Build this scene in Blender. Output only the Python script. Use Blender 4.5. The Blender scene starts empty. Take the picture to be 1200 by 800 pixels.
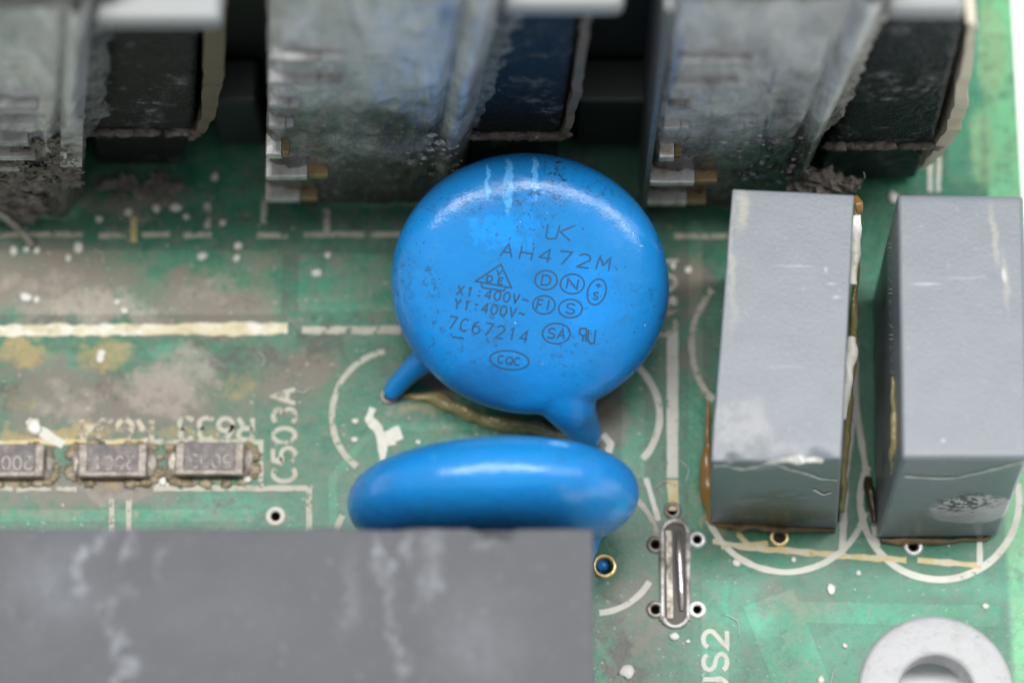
import bpy, bmesh, math, random
from mathutils import Vector, Matrix, noise
from mathutils.bvhtree import BVHTree
random.seed(7)
SC = bpy.context.scene
COL = SC.collection
MM = 0.1                      # 1 Blender unit = 1 cm; all shapes below are written in millimetres
SC.unit_settings.scale_length = 0.01

# ------------------------------------------------------------------ camera
TILT = math.radians(16.7); FPX = 3333.0; DIST = 128.2
CAM = Vector((0, -DIST * math.sin(TILT), DIST * math.cos(TILT)))
FWD = Vector((0, math.sin(TILT), -math.cos(TILT))); UPV = Vector((0, math.cos(TILT), math.sin(TILT)))
cd = bpy.data.cameras.new('camera'); cam = bpy.data.objects.new('camera', cd); COL.objects.link(cam)
cd.sensor_width = 36; cd.sensor_fit = 'HORIZONTAL'; cd.lens = FPX / 1200 * 36
cam.location = CAM * MM; cam.rotation_euler = (TILT, 0, 0)
cd.clip_start = 0.5; cd.clip_end = 500
cd.dof.use_dof = True; cd.dof.focus_distance = 121.8 * MM
cd.dof.aperture_fstop = 1e-3 * cd.lens / (4.0 * MM)      # an iris 4 mm across
SC.camera = cam

# ------------------------------------------------------------------ light
w = bpy.data.worlds.new('World'); SC.world = w; w.use_nodes = True
w.node_tree.nodes['Background'].inputs[0].default_value = (0.93, 0.97, 1.0, 1)
w.node_tree.nodes['Background'].inputs[1].default_value = 0.40
def softbox(name, loc, target, size, power, col):
    d = bpy.data.lights.new(name, 'AREA'); d.shape = 'RECTANGLE'; d.size, d.size_y = size; d.energy = power; d.color = col
    o = bpy.data.objects.new(name, d); COL.objects.link(o); o.location = loc
    o.rotation_euler = (Vector(target) - Vector(loc)).to_track_quat('-Z', 'Y').to_euler()
softbox('softbox_overhead', (0, 4, 31), (0, 0, 0), (48, 6), 13500, (1, 0.99, 0.97))
softbox('softbox_side', (25, 2, 20), (1, 0, 0), (12, 22), 1900, (0.97, 0.99, 1))
SC.view_settings.view_transform = 'Standard'; SC.view_settings.look = 'None'
SC.view_settings.exposure = 0.3; SC.view_settings.gamma = 1.0
SC.render.engine = 'CYCLES'; SC.cycles.use_denoising = True; SC.cycles.max_bounces = 8

# ------------------------------------------------------------------ pixel -> place on a plane or surface
def ray(x, y): return (FWD * FPX + Vector((1, 0, 0)) * (x - 600) + UPV * (400 - y)).normalized()
def px(x, y, h=0.0):
    d = ray(x, y); return CAM + d * ((h - CAM.z) / d.z)
def xat(xp, Y, h):
    return (xp - 600) * (Vector((0, Y, h)) - CAM).dot(FWD) / FPX

# ------------------------------------------------------------------ materials
def rgb(r, g, b):
    f = lambda c: ((c / 255 + 0.055) / 1.055) ** 2.4 if c > 10 else c / 255 / 12.92
    return (f(r), f(g), f(b), 1)
class Mat:
    def __init__(s, name, base, rough=0.5, metal=0.0, spec=0.5):
        s.m = bpy.data.materials.new(name); s.m.use_nodes = True; s.nt = s.m.node_tree
        s.b = s.nt.nodes['Principled BSDF']; s.L = s.nt.links.new
        s.b.inputs['Roughness'].default_value = rough; s.b.inputs['Metallic'].default_value = metal
        s.b.inputs['Specular IOR Level'].default_value = spec
        s.col = s.rgb(base); s.rough = None
        g = s.n('ShaderNodeNewGeometry'); s.pos = g.outputs['Position']; s.geo = g
    def n(s, t, **k):
        x = s.nt.nodes.new(t)
        for a, v in k.items(): setattr(x, a, v)
        return x
    def rgb(s, c):
        x = s.n('ShaderNodeRGB'); x.outputs[0].default_value = c; return x.outputs[0]
    def noise(s, scale, detail=4, rough=0.55, stretch=None, dist=0.0, off=(0, 0, 0)):
        """scale in features per cm"""
        v = s.pos
        mp = s.n('ShaderNodeMapping'); s.L(v, mp.inputs['Vector'])
        mp.inputs['Location'].default_value = off
        if stretch: mp.inputs['Scale'].default_value = stretch
        t = s.n('ShaderNodeTexNoise'); t.inputs['Scale'].default_value = scale; t.inputs['Detail'].default_value = detail
        t.inputs['Roughness'].default_value = rough; t.inputs['Distortion'].default_value = dist
        s.L(mp.outputs[0], t.inputs['Vector']); return t.outputs['Fac']
    def ramp(s, v, a, b, lo=0.0, hi=1.0):
        r = s.n('ShaderNodeMapRange', interpolation_type='SMOOTHSTEP')
        r.inputs[1].default_value = a; r.inputs[2].default_value = b; r.inputs[3].default_value = lo; r.inputs[4].default_value = hi
        s.L(v, r.inputs[0]); return r.outputs[0]
    def math(s, op, a, b=None):
        x = s.n('ShaderNodeMath', operation=op)
        for i, v in enumerate((a, b)):
            if v is None: continue
            if isinstance(v, (int, float)): x.inputs[i].default_value = v
            else: s.L(v, x.inputs[i])
        return x.outputs[0]
    def mix(s, fac, c):
        x = s.n('ShaderNodeMix', data_type='RGBA')
        if isinstance(fac, (int, float)): x.inputs[0].default_value = fac
        else: s.L(fac, x.inputs[0])
        s.L(s.col, x.inputs[6])
        if isinstance(c, tuple): x.inputs[7].default_value = c
        else: s.L(c, x.inputs[7])
        s.col = x.outputs[2]; return s
    def roughmix(s, fac, r):
        x = s.n('ShaderNodeMix', data_type='FLOAT'); s.L(fac, x.inputs[0])
        if s.rough is None: x.inputs[2].default_value = s.b.inputs['Roughness'].default_value
        else: s.L(s.rough, x.inputs[2])
        x.inputs[3].default_value = r; s.rough = x.outputs[0]; return s
    def axis(s, i):
        x = s.n('ShaderNodeSeparateXYZ'); s.L(s.pos, x.inputs[0]); return x.outputs[i]
    def blobs(s, lst, warp=0.12, wscale=5.0, edge=0.5):
        """stains with a shape of their own: lst of (point mm, (rx, ry, rz) mm, strength)"""
        t = s.n('ShaderNodeTexNoise'); t.inputs['Scale'].default_value = wscale; t.inputs['Detail'].default_value = 5
        t.inputs['Roughness'].default_value = 0.65
        s.L(s.pos, t.inputs['Vector'])
        a = s.n('ShaderNodeVectorMath', operation='SUBTRACT'); s.L(t.outputs['Color'], a.inputs[0]); a.inputs[1].default_value = (.5, .5, .5)
        b = s.n('ShaderNodeVectorMath', operation='MULTIPLY_ADD'); s.L(a.outputs[0], b.inputs[0]); b.inputs[1].default_value = (warp * 2,) * 3; s.L(s.pos, b.inputs[2])
        tot = None
        for p, r, k in lst:
            c = s.n('ShaderNodeVectorMath', operation='SUBTRACT'); s.L(b.outputs[0], c.inputs[0]); c.inputs[1].default_value = Vector(p) * MM
            d = s.n('ShaderNodeVectorMath', operation='DIVIDE'); s.L(c.outputs[0], d.inputs[0]); d.inputs[1].default_value = Vector(r) * MM
            e = s.n('ShaderNodeVectorMath', operation='LENGTH'); s.L(d.outputs[0], e.inputs[0])
            f = s.ramp(e.outputs['Value'], 1.0, edge, 0, k)
            tot = f if tot is None else s.math('MAXIMUM', tot, f)
        return tot
    def rag(s, mask, scale=16, amt=.9, lo=.35, hi=.6, k=1.0, off=(0, 0, 0)):
        n_ = s.math('MULTIPLY', s.math('SUBTRACT', s.noise(scale, 6, .72, off=off), .5), amt)
        return s.ramp(s.math('ADD', mask, n_), lo, hi, 0, k)
    def bump(s, h, strength=0.3, dist=0.02):
        x = s.n('ShaderNodeBump'); x.inputs['Strength'].default_value = strength; x.inputs['Distance'].default_value = dist
        s.L(h, x.inputs['Height'])
        if s.b.inputs['Normal'].is_linked: s.L(s.b.inputs['Normal'].links[0].from_socket, x.inputs['Normal'])
        s.L(x.outputs[0], s.b.inputs['Normal']); return s
    def worn(s, a, b, scale=14):
        s.L(s.ramp(s.noise(scale, 5, 0.7), a, b), s.b.inputs['Alpha']); return s
    def done(s):
        s.L(s.col, s.b.inputs['Base Color'])
        if s.rough is not None: s.L(s.rough, s.b.inputs['Roughness'])
        return s.m

# ------------------------------------------------------------------ mesh builder (millimetres)
class MB:
    def __init__(s): s.v = []; s.f = []
    def add(s, vs, fs):
        o = len(s.v); s.v += [Vector(v) for v in vs]; s.f += [tuple(i + o for i in f) for f in fs]; return s
    def hexa(s, b, t):
        """bottom quad, top quad (both counter-clockwise from above)"""
        return s.add(list(b) + list(t), [(3, 2, 1, 0), (4, 5, 6, 7), (0, 1, 5, 4), (1, 2, 6, 5), (2, 3, 7, 6), (3, 0, 4, 7)])
    def box(s, x0, x1, y0, y1, z0, z1):
        q = lambda z: [(x0, y0, z), (x1, y0, z), (x1, y1, z), (x0, y1, z)]
        return s.hexa(q(z0), q(z1))
    def tube(s, pts, rad, n=10, cap=True):
        pts = [Vector(p) for p in pts]; rad = rad if isinstance(rad, (list, tuple)) else [rad] * len(pts)
        up = Vector((0.13, 0.2, 1)).normalized(); vs = []; fs = []
        for i, p in enumerate(pts):
            t = (pts[min(i + 1, len(pts) - 1)] - pts[max(i - 1, 0)]).normalized()
            a = t.cross(up); a = a.normalized() if a.length > 1e-4 else Vector((1, 0, 0)); b = a.cross(t)
            vs += [p + (a * math.cos(k * math.tau / n) + b * math.sin(k * math.tau / n)) * rad[i] for k in range(n)]
        for i in range(len(pts) - 1):
            for k in range(n):
                k2 = (k + 1) % n; fs.append((i * n + k, i * n + k2, (i + 1) * n + k2, (i + 1) * n + k))
        if cap: fs += [tuple(range(n))[::-1], tuple(range((len(pts) - 1) * n, len(pts) * n))]
        return s.add(vs, fs)
    def lathe(s, prof, c, n=32, M=None):
        """closed or open profile [(r, z)] about +Z at c"""
        vs = []; fs = []; m = len(prof)
        for k in range(n):
            a = k * math.tau / n
            for r, z in prof:
                v = Vector((r * math.cos(a), r * math.sin(a), z)); v = M @ v if M else v
                vs.append(Vector(c) + v)
        for k in range(n):
            k2 = (k + 1) % n
            for j in range(m - 1): fs.append((k * m + j, k2 * m + j, k2 * m + j + 1, k * m + j + 1))
        return s.add(vs, fs)
    def ring(s, c, r0, r1, h0, h1, n=28, sx=1.0, sy=1.0):
        """a flat eyelet: inner radius r0, outer r1, rounded top"""
        pr = [(r0, h0), (r0 + (r1 - r0) * .2, h0 + (h1 - h0) * .85), (r0 + (r1 - r0) * .5, h1), (r1 - (r1 - r0) * .15, h0 + (h1 - h0) * .6), (r1, h0)]
        return s.lathe(pr, c, n, Matrix.Diagonal((sx, sy, 1)))
    def lump(s, c, r, seed, sub=3, amp=0.35, freq=1.5):
        bm = bmesh.new(); bmesh.ops.create_icosphere(bm, subdivisions=sub, radius=1)
        vs = []
        for v in bm.verts:
            d = v.co.normalized(); k = 1 + amp * noise.noise(d * freq + Vector((seed * 3.1, seed, 0))) * 1.6 + amp * .5 * noise.noise(d * freq * 3 + Vector((0, seed * 2.3, 5)))
            vs.append(Vector((d.x * r[0], d.y * r[1], d.z * r[2])) * k + Vector(c))
        fs = [tuple(v.index for v in f.verts) for f in bm.faces]; bm.free()
        return s.add(vs, fs)
    def build(s, name, mat, parent=None, smooth=False, origin=None):
        o0 = Vector(parent['o0']) if parent is not None and 'o0' in parent else (Vector(origin) if origin else Vector((0, 0, 0)))
        if parent is not None and parent.parent is not None: pass
        me = bpy.data.meshes.new(name); me.from_pydata([(v - o0) * MM for v in s.v], [], s.f); me.update()
        bm = bmesh.new(); bm.from_mesh(me); bmesh.ops.recalc_face_normals(bm, faces=bm.faces); bm.to_mesh(me); bm.free()
        if smooth:
            for p in me.polygons: p.use_smooth = True
        me.materials.append(mat)
        o = bpy.data.objects.new(name, me); COL.objects.link(o); o['o0'] = tuple(o0)
        if parent is not None: o.parent = parent
        else: o.location = o0 * MM
        return o
def bevel(o, wid, seg=3):
    m = o.modifiers.new('bevel', 'BEVEL'); m.width = wid * MM; m.segments = seg; m.limit_method = 'ANGLE'; m.angle_limit = math.radians(40)
    for p in o.data.polygons: p.use_smooth = True
    n = o.modifiers.new('wn', 'WEIGHTED_NORMAL'); n.keep_sharp = True
    return o
def rough_up(o, cuts, amp, freq=1.2, chip=None):
    bm = bmesh.new(); bm.from_mesh(o.data); bmesh.ops.subdivide_edges(bm, edges=bm.edges[:], cuts=cuts, use_grid_fill=True)
    o0 = Vector(o['o0'])
    for v in bm.verts:
        p = v.co / MM + o0; d = Vector([noise.noise(p * freq + Vector((k * 17, 3, k))) for k in range(3)]) * amp
        if chip: d += chip(p)
        v.co += d * MM
    bm.to_mesh(o.data); bm.free()
def thing(name, origin, label, cat, group=None):
    o = bpy.data.objects.new(name, None); COL.objects.link(o); o.location = Vector(origin) * MM; o['o0'] = tuple(origin)
    o.empty_display_size = 0.3
    return tag(o, label, cat, group)
def tag(o, label=None, cat=None, group=None, kind=None):
    for k, v in (('label', label), ('category', cat), ('group', group), ('kind', kind)):
        if v: o[k] = v
    return o

# ------------------------------------------------------------------ printed strokes: a ribbon laid on a surface
class Plane:
    def __init__(s, h): s.h = h
    def hit(s, x, y): return px(x, y, s.h), Vector((0, 0, 1))
class Surf:
    def __init__(s, obs):
        dg = bpy.context.evaluated_depsgraph_get(); bpy.context.view_layer.update(); vs = []; fs = []
        for o in obs:
            e = o.evaluated_get(dg); me = e.to_mesh(); k = len(vs)
            vs += [(e.matrix_world @ v.co) / MM for v in me.vertices]; fs += [tuple(i + k for i in p.vertices) for p in me.polygons]; e.to_mesh_clear()
        s.t = BVHTree.FromPolygons(vs, fs)
    def hit(s, x, y):
        p, n, i, d = s.t.ray_cast(CAM, ray(x, y)); return (p, n) if p else None
def ribbon(mb, pts, wid, surf, lift=0.03, close=False, jitter=0.0, step=6.0):
    """pts in picture pixels, cast on the surface; wid in mm"""
    P = []
    q = list(pts) + ([pts[0]] if close else [])
    for (x0, y0), (x1, y1) in zip(q[:-1], q[1:]):
        n = max(1, int(math.hypot(x1 - x0, y1 - y0) / step))
        P += [(x0 + (x1 - x0) * i / n, y0 + (y1 - y0) * i / n) for i in range(n)]
    P.append(q[-1])
    H = [surf.hit(*p) for p in P]; H = [h for h in H if h]
    if len(H) < 2: return
    vs = []; L = lift + random.random() * 0.006
    for i, (p, n) in enumerate(H):
        t = (H[min(i + 1, len(H) - 1)][0] - H[max(i - 1, 0)][0])
        if t.length < 1e-6: t = Vector((1, 0, 0))
        sd = n.cross(t.normalized()) * (wid / 2)
        if 0 < i < len(H) - 1:
            a = (H[i][0] - H[i - 1][0]).normalized(); b = (H[i + 1][0] - H[i][0]).normalized()
            c = max(0.5, math.sqrt(max(0, (1 + a.dot(b)) / 2))); sd = sd / c
        if jitter:
            sd = sd * (1 + jitter * noise.noise(p * 2.2)); p = p + n.cross(t.normalized()) * jitter * .12 * noise.noise(p * 1.3 + Vector((9, 3, 1)))
        vs += [p + n * L + sd, p + n * L - sd]
    mb.add(vs, [(2 * i, 2 * i + 1, 2 * i + 3, 2 * i + 2) for i in range(len(H) - 1)])
def arc(cx, cy, rx, ry, a0, a1, n=24, rot=0):
    o = []
    for i in range(n + 1):
        a = math.radians(a0 + (a1 - a0) * i / n); x, y = rx * math.cos(a), ry * math.sin(a); r = math.radians(rot)
        o.append((cx + x * math.cos(r) - y * math.sin(r), cy + x * math.sin(r) + y * math.cos(r)))
    return o
def ga(cx, cy, r1, r2, a0, a1, n=8): return [(cx + r1 * math.cos(math.radians(a0 + (a1 - a0) * i / n)), cy + r2 * math.sin(math.radians(a0 + (a1 - a0) * i / n))) for i in range(n + 1)]
GLYPH = {  # strokes in a 0.6 x 1 cell, y up
 'A': [[(0, 0), (.3, 1), (.6, 0)], [(.12, .36), (.48, .36)]], 'H': [[(0, 0), (0, 1)], [(.6, 0), (.6, 1)], [(0, .5), (.6, .5)]],
 '4': [[(.45, 0), (.45, 1), (0, .32), (.6, .32)]], '7': [[(0, 1), (.6, 1), (.2, 0)]],
 '2': [ga(.3, .7, .3, .3, 160, -25) + [(0, 0), (.6, 0)]], 'M': [[(0, 0), (.05, 1), (.32, .35), (.6, 1), (.65, 0)]],
 'X': [[(0, 0), (.6, 1)], [(0, 1), (.6, 0)]], 'Y': [[(0, 1), (.3, .5), (.6, 1)], [(.3, .5), (.3, 0)]], '1': [[(.12, .8), (.32, 1), (.32, 0)]],
 ':': [[(.28, .72), (.32, .72), (.32, .64)], [(.28, .22), (.32, .22), (.32, .14)]], '0': [ga(.3, .5, .3, .5, 90, 450, 16)],
 'V': [[(0, 1), (.3, 0), (.6, 1)]], '~': [[(0, .42), (.15, .56), (.3, .5), (.42, .4), (.6, .52)]],
 'C': [ga(.32, .5, .32, .5, 50, 310, 12)], '6': [ga(.3, .3, .3, .3, 180, -180, 12) + [(.04, .55), (.2, .85), (.42, 1)]],
 'D': [[(0, 0), (0, 1), (.25, 1)] + ga(.25, .5, .35, .5, 80, -80) + [(.25, 0), (0, 0)]], 'N': [[(0, 0), (0, 1), (.6, 0), (.6, 1)]],
 'S': [ga(.3, .75, .28, .25, 20, 270, 8) + ga(.3, .25, .3, .25, 85, -160, 8)], 'F': [[(0, 0), (0, 1), (.55, 1)], [(0, .52), (.45, .52)]],
 'I': [[(.3, 0), (.3, 1)]], '+': [[(.3, .2), (.3, .8)], [(0, .5), (.6, .5)]], 'E': [[(.55, 0), (0, 0), (0, 1), (.55, 1)], [(0, .52), (.45, .52)]],
 'Q': [ga(.32, .5, .32, .5, 90, 450, 16), [(.38, .28), (.66, -.05)]], 'R': [[(0, 0), (0, 1), (.3, 1)] + ga(.3, .75, .28, .25, 80, -80, 6) + [(.3, .5), (0, .5)], [(.3, .5), (.6, 0)]],
 '5': [[(.55, 1), (.08, 1), (.03, .58)] + ga(.28, .32, .3, .32, 120, -150, 10)], '3': [ga(.28, .75, .28, .25, 150, -80, 8) + ga(.28, .25, .31, .26, 80, -150, 8)],
 'J': [[(.5, 1), (.5, .28)] + ga(.26, .28, .24, .28, 0, -170, 8)], 'U': [[(0, 1), (0, .3)] + ga(.3, .3, .3, .3, 180, 360, 8) + [(.6, 1)]],
 'K': [[(0, 0), (0, 1)], [(.6, 1), (0, .4)], [(.2, .58), (.6, 0)]], 'L': [[(0, 1), (0, 0), (.5, 0)]],
}
def text(mb, s, start, end, up, wid, surf, lift=0.03, jitter=0.0, gap=0.3, step=6.0):
    """s set between two picture points on its baseline; up = picture vector of the cap height"""
    n = len(s); tot = n * 0.6 + (n - 1) * gap
    ex = ((end[0] - start[0]) / tot, (end[1] - start[1]) / tot)
    for i, ch in enumerate(s):
        for st in GLYPH.get(ch, []):
            ribbon(mb, [(start[0] + ex[0] * (i * (0.6 + gap) + u) + up[0] * v, start[1] + ex[1] * (i * (0.6 + gap) + u) + up[1] * v) for u, v in st], wid, surf, lift, jitter=jitter, step=step)

def spl(P, n=6):
    P = [Vector(p) for p in P]; o = []
    for i in range(len(P) - 1):
        a, b, c, d = P[max(i - 1, 0)], P[i], P[i + 1], P[min(i + 2, len(P) - 1)]
        for k in range(n):
            t = k / n; o.append(.5 * ((2 * b) + (c - a) * t + (2 * a - 5 * b + 4 * c - d) * t * t + (3 * b - a - 3 * c + d) * t ** 3))
    o.append(P[-1]); return o
def lerpr(R, n=6):
    o = []
    for a, b in zip(R[:-1], R[1:]): o += [a + (b - a) * k / n for k in range(n)]
    return o + [R[-1]]

#@@ SETTING
# ------------------------------------------------------------------ table and board
EDGE_X = px(1190, 100, 0).x
m = Mat('white_table', rgb(250, 250, 250), 0.6); m.mix(m.ramp(m.noise(0.6), .4, .7, 0, .05), rgb(225, 228, 232)); M_TABLE = m.done()
tb = MB().box(-160, 160, -160, 160, -3.5, -2.5).build('table_top', M_TABLE); tag(tb, kind='structure')

m = Mat('solder_mask', (0.005, 0.140, 0.072, 1), 0.32, 0, 0.28)
B = lambda x, y, rx, ry, k=1.0: (px(x, y), (rx / 26, ry / 25, 8), k)
m.mix(m.ramp(m.noise(1.1, 3), .4, .65, 0, .6), (0.010, 0.18, 0.105, 1))
m.mix(m.ramp(m.axis(0), (EDGE_X - 1.7) * MM, (EDGE_X - 1.3) * MM), (0.12, 0.42, 0.2, 1))                    # bare laminate strip along the board edge
m.mix(m.blobs([B(1160, 60, 22, 90, .8), B(1150, 170, 20, 60, .7)], .05, 6), (0.2, 0.36, 0.18, 1))
m.mix(m.blobs([B(875, 715, 48, 52), B(1180, 690, 220, 20, .5), B(840, 770, 40, 40, .8), B(1020, 740, 120, 60, .35), B(70, 432, 46, 26), B(200, 410, 40, 12, .7), B(980, 760, 60, 50, .5), B(250, 590, 100, 18, .6), B(1100, 130, 40, 70, .6)], .09, 7, .2), (0.03, 0.29, 0.18, 1))
cover = m.ramp(m.axis(0), .4, 1.4, 1.0, .5)                                                                   # the right hand side of the board has been wiped
d = m.math('MULTIPLY', m.math('MULTIPLY', m.ramp(m.noise(4, 10, .72), .38, .66), .48), cover); m.mix(d, (0.16, 0.185, 0.145, 1))                # thin film of dust
m.mix(m.math('MULTIPLY', m.ramp(m.noise(20, 8, .8), .48, .64, 0, .6), cover), (0.07, 0.08, 0.06, 1)); m.mix(m.ramp(m.noise(8, 8, .75, off=(9, 4, 0)), .48, .66, 0, .6), (0.008, 0.085, 0.05, 1)); m.mix(m.math('MULTIPLY', m.ramp(m.noise(13, 8, .8, off=(2, 6, 0)), .5, .62, 0, .5), cover), (0.16, 0.145, 0.11, 1))
g1 = m.blobs([B(60, 330, 190, 75, .8), B(250, 365, 150, 60, .8), B(430, 330, 60, 40, .35), B(360, 425, 70, 55, .75), B(150, 235, 130, 26, .6), B(30, 480, 70, 50, .6), B(500, 440, 60, 40, .7), B(700, 490, 60, 60, .7),
    B(130, 565, 170, 44, .8), B(20, 560, 90, 50, .8), B(330, 300, 120, 40, .4), B(160, 470, 210, 70, .75), B(60, 450, 110, 60, .7), B(330, 440, 90, 70, .6), B(810, 330, 40, 60, .7), B(740, 700, 50, 70, .5), B(760, 750, 50, 40, .5), B(920, 700, 90, 40, .4), B(40, 590, 80, 30, .5), B(820, 420, 30, 60, .5), B(600, 260, 600, 50, .25)], .22, 4.5, .1)
m.mix(m.rag(g1, 11, 1.1, .0, .75, .95), (0.165, 0.145, 0.12, 1))
g2 = m.blobs([B(185, 452, 110, 54), B(110, 362, 170, 36, .85), B(225, 430, 70, 44, .8), B(160, 262, 70, 20, .6), B(80, 470, 80, 34, .7), B(40, 330, 120, 40, .6), B(260, 340, 90, 40, .5), B(130, 580, 100, 24, .6), B(470, 470, 40, 24, .5)], .25, 7, .1)
m.mix(m.rag(g2, 15, 1.5, .2, 1.1, .9, (3, 3, 0)), (0.29, 0.25, 0.215, 1))
g3 = m.blobs([B(270, 425, 50, 36, .7), B(375, 400, 55, 34, .7), B(725, 775, 34, 55, .95), B(660, 440, 40, 40, .5), B(12, 455, 30, 40, .7), B(130, 445, 60, 26, .55), B(60, 380, 120, 14, .6), B(240, 395, 80, 16, .6), B(320, 420, 60, 40, .6), B(135, 545, 80, 34, .6), B(30, 545, 70, 34, .55), B(715, 720, 40, 60, .6), B(735, 790, 50, 40, .8), B(300, 350, 120, 40, .4), B(255, 585, 20, 12, .7), B(270, 590, 12, 16, .7), B(190, 470, 100, 50, .4), B(100, 340, 160, 50, .35), B(350, 350, 60, 50, .4), B(720, 480, 50, 60, .45)], .2, 8, .1)
m.mix(m.rag(g3, 19, 1.5, .25, .95, .85, (7, 1, 0)), (0.055, 0.05, 0.04, 1))
g4 = m.blobs([B(25, 412, 70, 24, .8), B(125, 418, 46, 34, .75), B(60, 510, 130, 14, .85), B(135, 548, 66, 42, .6), B(250, 542, 70, 38, .6), B(20, 548, 66, 42, .65), B(280, 450, 34, 30, .5), B(230, 508, 100, 14, .6), B(500, 480, 60, 14, .6), B(840, 610, 30, 20, .6), B(20, 470, 40, 30, .45)], .14, 9, .2)
m.mix(m.rag(g4, 17, 1.3, .2, 1.0, .9, (1, 8, 0)), (0.33, 0.25, 0.10, 1))
sp = m.ramp(m.noise(34, 3, .6), .64, .72, 0, .6); m.mix(m.math('MULTIPLY', sp, cover), (0.45, 0.44, 0.39, 1))
sp2 = m.ramp(m.noise(24, 4, .6, off=(3, 1, 0)), .64, .74, 0, .7); m.mix(sp2, (0.04, 0.045, 0.035, 1))
m.roughmix(d, 0.8); m.roughmix(g1, .85); m.bump(m.noise(40, 4, .7), .35, .012); m.bump(m.noise(9, 5, .65), .45, .03); m.b.inputs['Coat Weight'].default_value = .18; m.b.inputs['Coat Roughness'].default_value = .18
M_BOARD = m.done()
m = Mat('board_edge', (0.35, 0.42, 0.2, 1), .6); m.mix(m.noise(20), (0.25, 0.32, 0.15, 1)); M_EDGE = m.done()

HOLES = []   # (pixel x, pixel y, radius mm)
RINGC = (1097, 812)
HOLES.append((RINGC[0], RINGC[1], 1.66))
VIAS = [(913, 629, .24, .47, 'gold'), (1070, 640, .22, .44, 'tin'), (708, 663, .36, .58, 'gold'), (323, 605, .2, .46, 'silk'), (768, 638, .19, .40, 'dark'), (817, 632, .17, .40, 'tin'),
        (768, 714, .19, .40, 'dark'), (817, 714, .17, .42, 'tin'), (788, 598, .2, .40, 'dark'), (456, 464, .2, .42, 'dark'), (466, 452, .1, .2, 'dark')]
for v in VIAS: HOLES.append((v[0], v[1], v[2]))
def board():
    x0, x1, y0, y1 = -40.0, EDGE_X, -32.0, 40.0
    bm = bmesh.new()
    def loop(pts):
        vs = [bm.verts.new(p) for p in pts]; return [bm.edges.new((vs[i], vs[(i + 1) % len(vs)])) for i in range(len(vs))]
    es = loop([(x0, y0, 0), (x1, y0, 0), (x1, y1, 0), (x0, y1, 0)]); hl = []
    for hx, hy, r in HOLES:
        c = px(hx, hy); n = 48 if r > 1 else 16
        l = loop([(c.x + r * math.cos(-k * math.tau / n), c.y + r * math.sin(-k * math.tau / n), 0) for k in range(n)]); es += l
    bmesh.ops.triangle_fill(bm, use_beauty=True, use_dissolve=False, edges=es)
    for f in list(bm.faces):
        c = f.calc_center_median()
        for hx, hy, r in HOLES:
            q = px(hx, hy)
            if (c.xy - q.xy).length < r * .98: bm.faces.remove(f); break
    for f in bm.faces:
        f.normal_update()
        if f.normal.z < 0: f.normal_flip()
    ext = bmesh.ops.extrude_face_region(bm, geom=list(bm.faces), use_keep_orig=True)
    for v in ext['geom']:
        if isinstance(v, bmesh.types.BMVert): v.co.z -= 1.6
    bmesh.ops.recalc_face_normals(bm, faces=bm.faces)
    me = bpy.data.meshes.new('circuit_board'); 
    for v in bm.verts: v.co *= MM
    bm.to_mesh(me); bm.free()
    me.materials.append(M_BOARD); me.materials.append(M_EDGE)
    for p in me.polygons:
        if abs(p.normal.z) < .5: p.material_index = 1
    o = bpy.data.objects.new('circuit_board', me); COL.objects.link(o); o['o0'] = (0, 0, 0)
    return tag(o, 'dusty green circuit board with white silkscreen lines under all the components', kind='structure')
BOARD = board()
PL = Plane(0.0)

# silkscreen print, vias, pads: parts of the board
m = Mat('silkscreen', (0.40, 0.385, 0.32, 1), .65); m.mix(m.ramp(m.noise(9, 5, .7), .45, .7, 0, .6), (0.27, 0.25, 0.19, 1)); m.worn(.36, .47, 16); M_SILK = m.done()
m = Mat('silkscreen_clean', (0.54, 0.53, 0.47, 1), .6); m.mix(m.ramp(m.noise(9, 5, .7), .45, .7, 0, .5), (0.38, 0.36, 0.29, 1)); m.worn(.31, .4, 22); M_SILK2 = m.done()
m = Mat('silkscreen_yellowed', (0.48, 0.37, 0.15, 1), .5); m.mix(m.ramp(m.noise(7, 5, .7), .42, .62), (0.5, 0.45, 0.32, 1)); m.worn(.3, .4, 12); M_SILKY = m.done()
def line(pts, wpx, mat=M_SILK, jitter=.25, name='silkscreen_line', lift=.03):
    b = MB(); ribbon(b, pts, wpx * (1 if name == 'copper_track' else .86) / 25.5, PL, lift, jitter=jitter); return b.build(name, mat, BOARD)
for a, b_ in (((300, 276), (337, 276)), ((356, 275), (480, 275)), ((-20, 275), (97, 275)), ((116, 276), (148, 276)), ((166, 275), (199, 275)), ((215, 276), (248, 275)), ((790, 277), (860, 277))): line([a, b_], 8)
line([(243, 238), (243, 268)], 9); line([(310, 235), (309, 262)], 8); line([(383, 245), (383, 274)], 9); line([(157, 254), (157, 284)], 9, M_SILKY)
m = Mat('bare_trace', (.40, .35, .21, 1), .4, .1); m.mix(m.ramp(m.noise(8, 5, .7), .45, .62), (.5, .48, .41, 1)); m.mix(m.ramp(m.noise(14, 5, .7, off=(4, 0, 0)), .6, .7), (.25, .22, .14, 1)); m.bump(m.noise(8, 4), .25, .04); M_TRACE = m.done()
line([(-20, 388), (200, 386), (337, 385)], 16, M_TRACE, .5, 'bare_trace'); line([(354, 387), (470, 387)], 11, M_SILK, .4); line([(1090, 165), (1090, 225)], 7, M_SILK2); line([(1100, 170), (1100, 225)], 6, M_SILK2)
line([(788, 388), (788, 560)], 15, M_SILK2, .1); line([(788, 562), (789, 598)], 13, M_SILKY, .3)
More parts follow.
